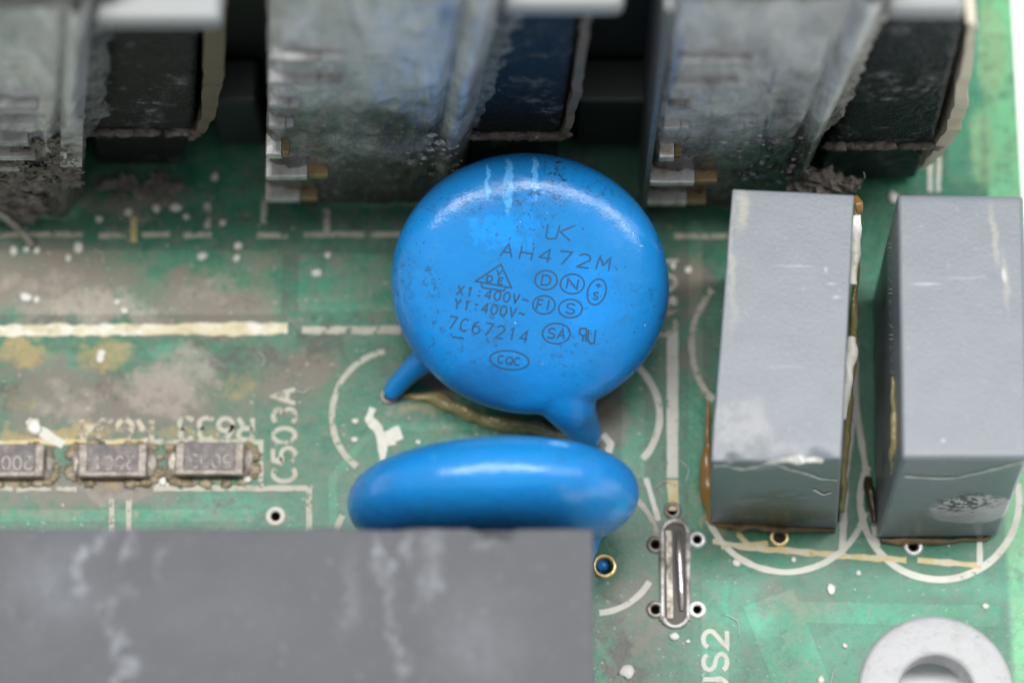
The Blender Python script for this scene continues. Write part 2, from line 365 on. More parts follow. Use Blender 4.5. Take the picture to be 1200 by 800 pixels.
line(arc(464, 487, 75, 76, -100, -232, 30), 8); line(arc(697, 487, 76, 76, -62, 42, 24), 9, M_SILK2); line(arc(464, 640, 72, 72, -150, -190, 12), 8); line(arc(697, 640, 74, 72, -62, -8, 14), 7)
line(arc(697, 640, 76, 78, 32, 86, 16), 8, M_SILK2)
line(arc(905, 405, 94, 98, 222, 138, 22), 8, M_SILK, .6); line(arc(921, 577, 96, 93, 160, 14, 40), 8, M_SILK2, .2); line(arc(1101, 586, 93, 93, 205, -12, 48), 9, M_SILK2, .1)
line([(1002, 470), (990, 560), (987, 648)], 9, M_SILK2); line([(1002, 470), (1016, 560), (1028, 640)], 8, M_SILK2); line([(1001, 400), (1002, 470)], 9, M_SILK2)
line([(835, 634), (880, 642), (1000, 652), (1062, 656)], 8, M_SILKY, .5); line([(1075, 656), (1150, 663)], 8, M_SILKY, .4); line([(1148, 628), (1148, 662)], 8, M_SILK2); line([(845, 640), (900, 636)], 6, M_SILKY, .8); line([(860, 620), (885, 645)], 6, M_SILKY, .8)
line([(175, 518), (306, 518), (306, 572)], 7); line([(180, 572), (362, 572), (362, 640)], 8); line([(-10, 572), (90, 573)], 6, M_SILK, .8); line([(-10, 518), (170, 518)], 7, M_SILKY, .8); line([(131, 584), (131, 640)], 7); line([(151, 584), (151, 640)], 7)
line([(706, 509), (716, 520), (712, 532)], 9, M_SILK2, .3); line([(757, 560), (772, 610)], 7, M_SILK2)
line([(182, 568), (190, 556), (198, 568)], 7, M_SILK2, .4); line([(33, 492), (50, 508), (75, 520)], 12, M_SILK2, .8)
line([(437, 478), (432, 490), (443, 503), (448, 520), (449, 540)], 11, M_SILK2, .6, 'paint_smear'); line([(452, 512), (470, 506)], 18, M_SILK2, .6, 'paint_smear'); line([(456, 508), (458, 522)], 14, M_SILK2, .6, 'paint_smear', .04)
M_POUR = M_BOARD.copy(); M_POUR.name = 'solder_mask_over_copper'; nt = M_POUR.node_tree; hs_ = nt.nodes.new('ShaderNodeHueSaturation'); hs_.inputs['Value'].default_value = 1.35; hs_.inputs['Saturation'].default_value = 1.05
lk = next(n for n in nt.nodes if n.type == 'BSDF_PRINCIPLED').inputs['Base Color']; src = lk.links[0].from_socket; nt.links.new(src, hs_.inputs['Color']); nt.links.new(hs_.outputs[0], lk)
for pts, wp in (([(895, 716), (1172, 722)], 24), ([(900, 700), (960, 850)], 60), ([(-20, 331), (330, 331)], 78), ([(350, 331), (500, 331)], 70), ([(620, 720), (690, 760), (745, 840)], 30), ([(742, 300), (742, 560)], 26), ([(838, 680), (838, 840)], 30), ([(1130, 40), (1130, 215)], 40), ([(390, 620), (390, 560), (440, 500), (560, 500)], 9), ([(815, 260), (815, 620)], 16), ([(0, 604), (300, 604)], 14)):
    line(pts, wp, M_POUR, .02, 'copper_track', .010)
def stext(s, a, b_, up, wpx, mat=M_SILK):
    q = MB(); text(q, s, a, b_, up, wpx / 25.5, PL, jitter=.2, gap=.22); return q.build('silkscreen_text', mat, BOARD)
stext('C503A', (346, 564), (346, 456), (-26, 0), 5.2)
stext('R633', (296, 490), (210, 490), (0, 25), 5.5)
m = Mat('silkscreen_faded', (0.45, 0.4, 0.3, 1), .7); m.worn(.46, .56, 12); M_FADE = m.done()
stext('R634', (178, 492), (92, 492), (0, 24), 6, M_FADE)
stext('JS2', (852, 812), (852, 739), (-28, 0), 5, M_SILK2)
stext('C501', (768, 395), (768, 300), (24, -4), 5)

def metal(name, base, rough, dirt, dcol, metal=1.0, sc=12):
    m = Mat(name, base, rough, metal); k = m.ramp(m.noise(sc, 6, .7), .42, .7, 0, dirt); m.mix(k, dcol); m.roughmix(k, .8); m.bump(m.noise(sc * 2, 4), .25, .01)
    return m.done()
M_TIN = metal('tinned_pad', (0.86, 0.86, 0.84, 1), .45, .7, (.4, .4, .38, 1), .75)
M_GOLD = metal('gold_pad', (0.85, 0.68, 0.32, 1), .35, .5, (.5, .42, .3, 1))
M_DARKTIN = metal('dirty_tin', (0.42, 0.38, 0.33, 1), .5, .8, (.14, .12, .1, 1), .7)
m = Mat('hole_bore', (0.05, 0.04, 0.03, 1), .5); M_BORE = m.done()
for x, y, r0, r1, kind in VIAS:
    p = px(x, y); mt = {'gold': M_GOLD, 'tin': M_TIN, 'silk': M_SILK2, 'dark': M_DARKTIN}[kind]
    v = MB().ring(p, r0, r1, .02, .16).build('via', mt, BOARD, True)
    MB().lathe([(r0 * .99, .05), (r0 * .96, -.9), (0.001, -1.0)], p, 16).build('bore', M_BORE if kind != 'gold' else M_DARKTIN, v, True)
p = px(*RINGC)
m = Mat('mount_pad', (0.40, 0.40, 0.41, 1), .55, .15); k = m.ramp(m.noise(9, 6, .7), .48, .72, 0, .7); m.mix(k, (.3, .3, .29, 1)); k2 = m.ramp(m.noise(5, 6, .75, off=(2, 7, 0)), .62, .7, 0, .8); m.mix(k2, (.16, .15, .14, 1)); m.bump(m.noise(14, 5, .6), .35, .02); M_PAD = m.done()
rg = MB().lathe([(1.6, -1.6), (1.62, .1), (1.72, .2), (1.9, .22), (2.4, .17), (3.2, .16), (3.36, .1), (3.4, .0)], p, 72).build('mounting_pad', M_PAD, BOARD, True)

# slotted pad with a soldered strip
def capsule(cx, cy, hw, hh, n=10):
    return [(cx + hw * math.cos(math.radians(a)), cy - (hh - hw) - hw * math.sin(math.radians(a))) for a in [180 * i / n for i in range(n + 1)]] + \
           [(cx + hw * math.cos(math.radians(a)), cy + (hh - hw) - hw * math.sin(math.radians(a))) for a in [180 + 180 * i / n for i in range(n + 1)]]
sl = MB(); cp = [px(x, y) + Vector((0, 0, .06)) for x, y in capsule(791, 672, 15, 62)]
vs = []
for q in cp: vs.append(q)
cpp = spl(cp + [cp[0]], 3); sl.tube(cpp, [.12 * (1 + .5 * noise.noise(q * 2.5)) for q in cpp], 8); SLOT = sl.build('slot_rim', metal('dull_rim', (.55, .53, .5, 1), .5, .9, (.16, .14, .11, 1), .4, 11), BOARD, True)
MB().add([q - Vector((0, 0, .055)) + Vector((0, 0, .0)) for q in cp], [tuple(range(len(cp)))]).build('slot_floor', M_BORE, BOARD)
MB().box(px(781, 680).x, px(788, 680).x, px(0, 725).y, px(0, 622).y, .0, .12).build('solder_strip', M_DARKTIN, BOARD)
M_LEAD = metal('bare_lead', (0.7, 0.64, 0.62, 1), .3, .5, (.25, .2, .18, 1), .9)
MB().tube([px(795, 622, .1), px(796, 650, .2), px(798, 690, .2), px(799, 715, .08)], [.1, .14, .13, .09], 8).build('soldered_wire', M_LEAD, BOARD, True)

#@@ DISCS
# ------------------------------------------------------------------ blue disc capacitors
def disc_profile(R, T, e=.44, n=14):
    """half section of a coated disc: nearly flat faces, fully rounded rim"""
    o = []
    for i in range(n * 2 + 1):
        a = math.radians(90 - 180 * i / (n * 2)); ca, sa = math.cos(a), math.sin(a)
        r = R * abs(ca) ** e; z = T / 2 * (abs(sa) ** 0.9) * (1 if sa >= 0 else -1)
        o.append((max(r, 0.001), z))
    return o
def disc_body(name, parent, C, M, R, T, tubes, mat, e=.44):
    b = MB(); b.lathe(disc_profile(R, T, e), C, 72, M)
    for pts, rad in tubes:
        b.tube(pts, rad, 16); 
        for p, r in ((pts[0], rad[0]), (pts[-1], rad[-1])): b.lump(p, (r, r, r), 1, 2, 0)
    o = b.build(name, mat, parent, True)
    r = o.modifiers.new('remesh', 'REMESH'); r.mode = 'VOXEL'; r.voxel_size = .11 * MM; r.use_smooth_shade = True
    s = o.modifiers.new('smooth', 'SMOOTH'); s.iterations = 14; s.factor = .5
    return o
def axes(lean, turn, spin):
    """lean: tilt of the face from horizontal; turn about the upright; spin in its own plane (degrees)"""
    return Matrix.Rotation(math.radians(turn), 3, 'Z') @ Matrix.Rotation(math.radians(lean), 3, 'X') @ Matrix.Rotation(math.radians(spin), 3, 'Z')
def blue(name, extra=None):
    m = Mat(name, (0.009, 0.200, 0.53, 1), .2, 0, .5)
    m.mix(m.ramp(m.noise(2.2, 4), .4, .7, 0, .35), (0.006, 0.245, 0.70, 1)); m.mix(m.ramp(m.noise(4, 6, .7, off=(2, 5, 1)), .5, .72, 0, .5), (0.012, 0.14, 0.36, 1))
    if extra: extra(m)
    m.mix(m.math('MULTIPLY', m.ramp(m.noise(60, 2, .5), .66, .71, 0, .75), m.ramp(m.noise(2.6, 3, off=(1, 1, 4)), .46, .62, .08, 1)), (0.02, 0.05, 0.09, 1)); m.mix(m.math('MULTIPLY', m.ramp(m.noise(3, 4, .6, off=(8, 8, 1)), .5, .65), m.ramp(m.noise(34, 5, .75), .55, .62, 0, .55)), (.03, .05, .06, 1)); m.mix(m.ramp(m.noise(45, 2, .5, off=(5, 2, 8)), .76, .78, 0, .7), (.5, .6, .65, 1))
    m.roughmix(m.ramp(m.noise(7, 6, .7), .35, .7), .34); m.bump(m.noise(3, 3), .12, .06); m.bump(m.noise(16, 4), .10, .03); m.bump(m.noise(90, 2), .05, .01)
    return m
C1 = px(621, 333, 5.0); M1 = axes(26, -3, -9) @ Matrix.Diagonal((1, .94, 1))
d1 = thing('disc_capacitor', (C1.x, C1.y - 4, 0), 'round blue disc capacitor lying face up with printed ratings', 'capacitor', 'blue disc capacitors')
T1 = [(spl([px(640, 425, 3.2), px(660, 460, 2.9), px(676, 490, 1.9), px(689, 512, .55)]), lerpr([1.5, 1.45, .95, .66])),
      (spl([px(520, 410, 2.6), px(494, 424, 1.9), px(476, 440, 1.2), px(459, 459, .45)]), lerpr([.75, .6, .5, .44]))]
body1 = disc_body('coated_body', d1, C1, M1, 6.08, 3.7, T1, M_BORE, .37)
S1 = Surf([body1])
def hit(s, x, y, r, k=1.0):
    h = s.hit(x, y); return ((h[0] if h else px(x, y, 4)), (r[0] / 27, r[1] / 26, max(r) / 26), k)
def ex1(m):
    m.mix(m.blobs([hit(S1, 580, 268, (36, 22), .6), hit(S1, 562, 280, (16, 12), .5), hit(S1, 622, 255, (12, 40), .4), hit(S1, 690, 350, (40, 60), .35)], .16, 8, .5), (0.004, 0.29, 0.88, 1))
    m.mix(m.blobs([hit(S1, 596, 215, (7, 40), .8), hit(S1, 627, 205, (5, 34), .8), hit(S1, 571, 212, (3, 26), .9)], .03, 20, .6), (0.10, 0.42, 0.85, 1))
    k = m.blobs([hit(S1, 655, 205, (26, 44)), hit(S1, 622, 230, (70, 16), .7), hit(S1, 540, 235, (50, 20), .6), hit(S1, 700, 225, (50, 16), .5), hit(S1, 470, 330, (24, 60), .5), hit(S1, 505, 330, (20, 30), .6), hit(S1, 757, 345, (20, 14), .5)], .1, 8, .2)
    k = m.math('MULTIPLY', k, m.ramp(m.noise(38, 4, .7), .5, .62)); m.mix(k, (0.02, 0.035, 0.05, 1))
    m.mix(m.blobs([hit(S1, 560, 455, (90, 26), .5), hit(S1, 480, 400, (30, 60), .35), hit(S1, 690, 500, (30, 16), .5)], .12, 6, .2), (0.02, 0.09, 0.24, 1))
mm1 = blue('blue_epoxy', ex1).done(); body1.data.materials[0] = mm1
m = Mat('ink', (0.018, 0.07, 0.14, 1), .6); m.worn(.28, .42, 26); M_INK = m.done()
def pr(pts): return [(510 + x / 4, 240 + y / 4) for x, y in pts]
def mark(strokes=(), txt=(), wid=.062, name='printed_marking', lab=None):
    for s in strokes:
        b = MB(); ribbon(b, s, wid, S1, .02, step=4)
        if b.v: o = b.build('printed_outline', M_INK, d1)
    for t in txt:
        for i, ch in enumerate(t[0]):
            b = MB(); text(b, ' ' * i + ch + ' ' * (len(t[0]) - i - 1), t[1], t[2], t[3], wid, S1, .02, step=4, gap=t[4] if len(t) > 4 else .3)
            if b.v: b.build('printed_character', M_INK, d1)
mark([pr([(528, 92), (520, 148), (532, 160), (568, 156), (584, 96)]), pr([(655, 96), (586, 126), (632, 168)]), pr([(503, 100), (510, 106)]), pr([(462, 114), (467, 118)]), pr([(688, 110), (696, 114)]), pr([(405, 98), (410, 103)])], lab='half worn letters at the top of the print')
mark(txt=[('AH472M', (586, 300), (712, 317), (3.6, -15.5), .38)])
mark([pr([(188, 357), (308, 278), (358, 388), (188, 357)]), pr([(215, 368), (222, 387), (322, 402), (330, 388)])], [('D', (570, 329.5), (576, 330.5), (1.8, -7)), ('E', (583.5, 332), (589, 333), (1.6, -7)), ('V', (581.5, 322), (587, 323), (1.2, -6))])
mark(txt=[('X1:400V~', (535, 345), (618, 357), (2.4, -11), .32), ('Y1:400V~', (531.5, 361), (614, 373.5), (2.4, -11.5), .32)])
mark([pr([(80, 617), (135, 626)]), pr([(281, 655), (289, 660)])], [('7C67214', (524.5, 384.5), (617, 402), (3.2, -14.5), .38)])
for cx, cy, rx, ry, s, hw in ((520, 352, 52, 45, 'D', 5), (643, 370, 56, 46, 'N', 6), (510, 468, 52, 43, 'FI', 8), (634, 485, 55, 43, 'S', 5), (568, 602, 65, 48, 'SA', 10)):
    x, y = 510 + cx / 4, 240 + cy / 4
    mark([arc(x, y, rx / 4, ry / 4, 0, 360, 28)], [(s, (x - hw - 1, y + 5.2), (x + hw - 1, y + 6.6), (2.4, -11.5), .25)])
mark([arc(510 + 757 / 4, 240 + 407 / 4, 10.5, 15.5, 0, 360, 28, 18)], [('+', (697, 338), (704, 339), (1.8, -8.5)), ('S', (694.5, 350), (700, 351), (1.8, -8))])
mark([arc(597, 421.7, 23, 11, 0, 360, 30, 6)], [('CQC', (583, 424.5), (609, 428), (1.5, -8.5), .22)])
mark([pr([(745, 650), (752, 585)]), pr([(720, 585), (715, 630), (728, 650), (745, 645)]), pr([(705, 640), (710, 580), (680, 578), (676, 602), (690, 612), (706, 610)]), pr([(695, 612), (690, 640)])])

C2 = px(578, 585, 6.9); M2 = axes(91.5, 3, 0)
d2 = thing('disc_capacitor', (C2.x, C2.y, 0), 'blue disc capacitor standing on edge behind the large grey block', 'capacitor', 'blue disc capacitors')
T2 = [(spl([C2 + Vector((3.0, -.1, -2.6)), C2 + Vector((3.9, -.2, -3.9)), px(676, 668, 1.0), px(674, 674, -.2)]), lerpr([1.5, .9, .45, .3])),
      (spl([C2 + Vector((-3.2, -.2, -3.5)), C2 + Vector((-4.4, -.6, -4.8)), px(468, 662, .3)]), lerpr([1.5, 1.2, .55]))]
body2 = disc_body('coated_body', d2, C2, M2, 6.12, 4.0, T2, M_BORE, .62)
tip = MB().lump(px(706, 662, -.45), (.3, .3, .3), 3, 2, .1).build('lead_tip', mm1, d2, True)
S2 = Surf([body2])
def ex2(m):
    m.mix(m.blobs([hit(S2, 725, 600, (22, 26), .6)], .08, 9, .4), (0.03, 0.33, 0.8, 1)); m.mix(m.blobs([hit(S2, 655, 520, (16, 4), .9)], .03, 9, .5), (0.2, 0.55, 0.95, 1))
body2.data.materials[0] = blue('blue_epoxy_standing', ex2).done()

#@@ GREY
# ------------------------------------------------------------------ grey film capacitors and the large block
def grey(name, base, extra=None, rough=.36):
    m = Mat(name, base, rough, 0, .5)
    m.mix(m.ramp(m.noise(3, 5, .6), .35, .7, 0, .25), tuple(c * 1.12 for c in base[:3]) + (1,))
    m.mix(m.ramp(m.noise(40, 3, .6), .62, .72, 0, .3), (.34, .35, .37, 1)); m.mix(m.ramp(m.noise(70, 2, .5, off=(4, 4, 4)), .64, .72, 0, .25), (.1, .1, .11, 1))
    if extra: extra(m)
    m.bump(m.noise(70, 3), .18, .006); m.bump(m.noise(2.5, 2), .03, .05)
    return m.done()
G = (0.150, 0.168, 0.190, 1)
HC = 10.5
def filmcap(name, top, fl, fr, label, chipped=False):
    T = [px(x, y, HC) for x, y in top]                     # back-left, back-right, front-right, front-left
    a, b = px(*fl, .35), px(*fr, .35); back = ((T[0] - T[3]) + (T[1] - T[2])) / 2
    bl, br = a + Vector((T[0].x - T[3].x, back.y * .985, 0)), b + Vector((T[1].x - T[2].x, back.y * .985, 0))
    o = thing(name, (a + br) / 2 * 1.0 - Vector((0, 0, .35)), label, 'capacitor', 'grey box capacitors')
    c = MB().hexa([a, b, br, bl], [T[3], T[2], T[1], T[0]]).build('case', M_BORE, o); fy = (T[2].y + T[3].y) / 2
    def chip(p):
        if not chipped or p.z < HC - .3 or abs(p.y - fy) > .25: return Vector((0, 0, 0))
        return Vector((0, .1, -.34)) * max(0, noise.noise(p * 2.3) + .25) * (1.5 if p.x < T[3].x + 1.5 else .8)
    rough_up(c, 30, .012, .9, chip); bevel(c, .2, 3)
    return o, c
capL, cL = filmcap('film_capacitor', [(858, 221), (1001, 228), (986, 537), (833, 541)], (832, 612), (981, 619), 'grey box capacitor with a chipped whitish front corner, beside the blue disc', True)
capR, cR = filmcap('film_capacitor', [(1052, 227), (1199, 229), (1206, 537), (1057, 537)], (1027, 630), (1169, 628), 'grey box capacitor nearest the board edge, with printing down its side')
SL, SR = Surf([cL]), Surf([cR])
def exL(m):
    k = m.blobs([hit(SL, 870, 500, (45, 48)), hit(SL, 910, 530, (60, 16), .8)], .12, 7, .5)
    m.mix(m.math('MULTIPLY', k, m.ramp(m.noise(9, 5, .7), .3, .6, .15, .7)), (.36, .36, .37, 1)); m.roughmix(k, .6)
    m.mix(m.blobs([hit(SL, 855, 300, (7, 120), .45), hit(SL, 868, 245, (12, 40), .6)], .06, 7, .1), (.33, .32, .26, 1))
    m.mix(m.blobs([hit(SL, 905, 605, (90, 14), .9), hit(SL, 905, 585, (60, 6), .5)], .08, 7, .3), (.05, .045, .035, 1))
    m.mix(m.blobs([hit(SL, 930, 312, (30, 1.6), .3), hit(SL, 968, 316, (3.5, 5), .4), hit(SL, 980, 348, (6, 3), .4), hit(SL, 975, 332, (8, 2), .35), hit(SL, 920, 430, (40, 1.2), .2)], .012, 9, .2), (.5, .51, .53, 1))
def exR(m):
    k = m.blobs([hit(SR, 1140, 597, (56, 14))], .04, 14, .8); m.mix(k, (.45, .45, .46, 1)); m.roughmix(k, .7)
    k = m.blobs([hit(SR, 1130, 588, (52, 7))], .05, 16, .4); m.mix(m.math('MULTIPLY', k, m.ramp(m.noise(30, 4, .7), .45, .55)), (.07, .07, .07, 1))
    m.mix(m.blobs([hit(SR, 1166, 275, (7, 50), .6), hit(SR, 1178, 330, (6, 50), .5)], .05, 6, .2), (.31, .30, .24, 1))
    m.mix(m.blobs([hit(SR, 1085, 333, (26, 2), .45), hit(SR, 1105, 516, (4, 3), .5), hit(SR, 1177, 322, (4, 12), .7), hit(SR, 1130, 326, (40, 1.2), .25)], .012, 9, .2), (.5, .5, .5, 1))
    m.mix(m.blobs([hit(SR, 1036, 330, (16, 60), .9), hit(SR, 1032, 450, (10, 70), .6), hit(SR, 1034, 540, (10, 40), .8)], .1, 6, .3), (.035, .028, .015, 1))  # brown resin stains; the shadow on this side is painted in too
    m.mix(m.blobs([hit(SR, 1100, 612, (80, 14), .5)], .08, 8, .3), (.06, .065, .06, 1))
cL.data.materials[0] = grey('grey_case_chipped', G, exL); cR.data.materials[0] = grey('grey_case', G, exR)
m = Mat('pale_resin', (.62, .62, .58, 1), .3); m.worn(.3, .4, 22); M_RESIN = m.done()
def deco(parent, surf, pts, wid, name, mat, jit=.8):
    b = MB(); ribbon(b, pts, wid, surf, .03, jitter=jit, step=4)
    if b.v: b.build(name, mat, parent)
deco(capL, SL, [(905, 543), (940, 553), (962, 560), (981, 562)], .16, 'resin_edge', M_RESIN); deco(capL, SL, [(836, 545), (850, 544), (870, 549), (890, 545), (905, 541), (940, 537), (965, 538)], .3, 'chipped_edge', M_RESIN, 1.3)
deco(capL, SL, [(952, 573), (965, 579), (975, 576)], .14, 'resin_edge', M_RESIN)
deco(capR, SR, [(1060, 557), (1090, 560), (1120, 559), (1150, 553), (1175, 546), (1199, 540)], .15, 'resin_edge', M_RESIN)
m = Mat('side_ink', (.5, .5, .5, 1), .6); m.worn(.3, .42, 40); M_SINK = m.done()
b = MB()
for i in range(20):
    y = 245 + i * 13.4; x = 1042 + (i - 10) * .25
    st = [[(0, 0), (5, 2), (0, 5)], [(0, 0), (5, 0), (5, 5), (0, 5)], [(0, 0), (5, 5)], [(1, 0), (4, 3), (1, 6)]][(i * 7) % 4]
    ribbon(b, [(x + u, y + v) for u, v in st], .05, SR, .02, step=3)
if b.v: b.build('side_printing', M_SINK, capR)

HB = 14.0
t0, t1 = px(697, 619, HB), px(697, 900, HB); x0 = px(-60, 700, HB).x
def exB(m):
    S = Plane(HB)
    def streak(path, r, k):
        o = []
        for (x0_, y0_), (x1_, y1_) in zip(path[:-1], path[1:]):
            n = max(1, int(math.hypot(x1_ - x0_, y1_ - y0_) / 16))
            o += [hit(S, x0_ + (x1_ - x0_) * i / n, y0_ + (y1_ - y0_) * i / n, (r * random.uniform(.7, 1.3), r * 1.7), k * random.uniform(.6, 1)) for i in range(n)]
        return o
    k = m.blobs(streak([(124, 620), (108, 650), (97, 692), (116, 716), (138, 752), (148, 778), (138, 810)], 11, .95) + streak([(160, 622), (186, 628)], 14, .9) + streak([(150, 640), (146, 668)], 9, .7) + streak([(188, 640), (194, 690)], 8, .5)
        + streak([(443, 618), (447, 648), (456, 690), (463, 722), (470, 765), (472, 810)], 10, .9) + streak([(480, 640), (510, 640), (505, 680), (492, 726)], 16, .55) + streak([(596, 650), (590, 720)], 9, .4) + streak([(402, 690), (392, 765)], 9, .4) + [hit(S, 60, 680, (80, 90), .35), hit(S, 560, 750, (90, 90), .22)], .16, 5, -.3)
    m.mix(m.math('MULTIPLY', k, m.ramp(m.noise(9, 6, .7), .25, .65, .35, .85)), (.34, .365, .40, 1)); m.mix(m.ramp(m.noise(3, 6, .7, (2, .6, 1)), .5, .7, 0, .3), (.05, .05, .056, 1))
    m.mix(m.blobs([hit(S, 145, 695, (20, 14), .5), hit(S, 410, 690, (16, 60), .4), hit(S, 575, 636, (22, 9), .8), hit(S, 250, 720, (120, 60), .2)], .12, 5, .2), (.12, .125, .13, 1))
blk_ = MB().hexa([(x0, t1.y, .3), (t1.x, t1.y, .3), (t1.x, t0.y, .3), (x0, t0.y, .3)], [(x0, t1.y, HB), (t1.x, t1.y, HB), (t1.x, t0.y, HB), (x0, t0.y, HB)]).build('grey_block', grey('block_grey', (.058, .061, .071, 1), exB, .55), None, origin=((x0 + t1.x) / 2, (t0.y + t1.y) / 2, 0))
nx = px(577, 630, HB)
rough_up(blk_, 60, .10, .5, lambda p: Vector((0, -.35, -.5)) * max(0, 1 - abs(p.x - nx.x) / .8) if p.z > HB - .3 and p.y > t0.y - .4 else Vector((0, 0, 0)))
blk = tag(bevel(blk_, .4, 3), 'large grey streaked rectangular block filling the lower left foreground', 'capacitor')

#@@ HEAT
def on_y_(x, y, Y):
    d = ray(x, y); return CAM + d * ((Y - CAM.y) / d.y)
# ------------------------------------------------------------------ heat sinks, black components, added dark panel
def hsmat(name, seed, dz, zlo=6.0, zhi=15.5, light=(.80, .80, .77, 1)):
    m = Mat(name, light, .3, .35, .5)
    o = (seed * 3.3, seed * 1.7, seed)
    m.mix(m.ramp(m.noise(3.2, 5, .6, (1, 1, .45), off=o), .4, .66, 0, .7), (.38, .39, .39, 1)); m.mix(m.ramp(m.noise(7, 6, .7, (1, 1, .14), 1.0, off=o), .5, .64, 0, .95), (.9, .91, .92, 1)); m.mix(m.ramp(m.noise(8, 5, .65, (1, 1, .1), .6, off=(seed, 9, 2)), .56, .68, 0, .7), (.16, .19, .25, 1)); m.mix(m.ramp(m.noise(9, 6, .7, (.5, 1, 1.2), .8, off=o), .56, .68, 0, .6), (.2, .2, .19, 1))
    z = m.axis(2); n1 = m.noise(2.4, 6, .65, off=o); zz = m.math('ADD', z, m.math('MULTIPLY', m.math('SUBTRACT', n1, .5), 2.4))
    g = m.ramp(zz, zhi * MM, zlo * MM, 0, .96); m.mix(g, (.060, .053, .039, 1)); m.roughmix(g, .7)  # grime below, with natural darkening towards the board painted into the same mask
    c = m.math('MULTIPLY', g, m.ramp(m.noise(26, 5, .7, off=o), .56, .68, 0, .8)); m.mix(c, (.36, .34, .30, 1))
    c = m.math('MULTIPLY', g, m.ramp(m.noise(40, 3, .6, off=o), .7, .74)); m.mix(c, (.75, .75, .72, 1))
    m.bump(m.noise(14, 6, .7, off=o), .8, .06); m.bump(m.noise(4, 4, .6, (1, 1, .4), off=o), .8, .12); m.b.inputs['Coat Weight'].default_value = .7; m.b.inputs['Coat Roughness'].default_value = .16
    return m.done()
M_FIN = metal('bare_fin', (.80, .80, .80, 1), .38, .75, (.30, .19, .05, 1), .7, 7)
M_TARN = metal('tarnished_gold', (.42, .31, .15, 1), .4, .9, (.12, .09, .04, 1), .7, 9)
M_FINTOP = metal('dull_fin', (.5, .5, .5, 1), .45, .9, (.16, .15, .13, 1), .4, 6)
m = Mat('flange_metal', (.27, .28, .28, 1), .55, .2); m.mix(m.ramp(m.noise(2, 5), .4, .7, 0, .5), (.28, .29, .3, 1)); M_FLANGE = m.done()
M_PADS = {}
for sd, c1, c2 in ((1, (.22, .25, .245, 1), (.07, .08, .08, 1)), (2, (.46, .45, .40, 1), (.2, .19, .16, 1)), (3, (.25, .26, .25, 1), (.08, .08, .075, 1))):
    m = Mat('ragged_pad_%d' % sd, c1, .6); m.mix(m.ramp(m.noise(9, 7, .75, off=(sd, 0, 0)), .42, .62), c2); m.mix(m.ramp(m.noise(22, 5, .7), .6, .7, 0, .8), (.55, .56, .54, 1)); m.bump(m.noise(12, 6, .7), .8, .06); M_PADS[sd] = m.done()
HH = 24.0; FH = 21.4
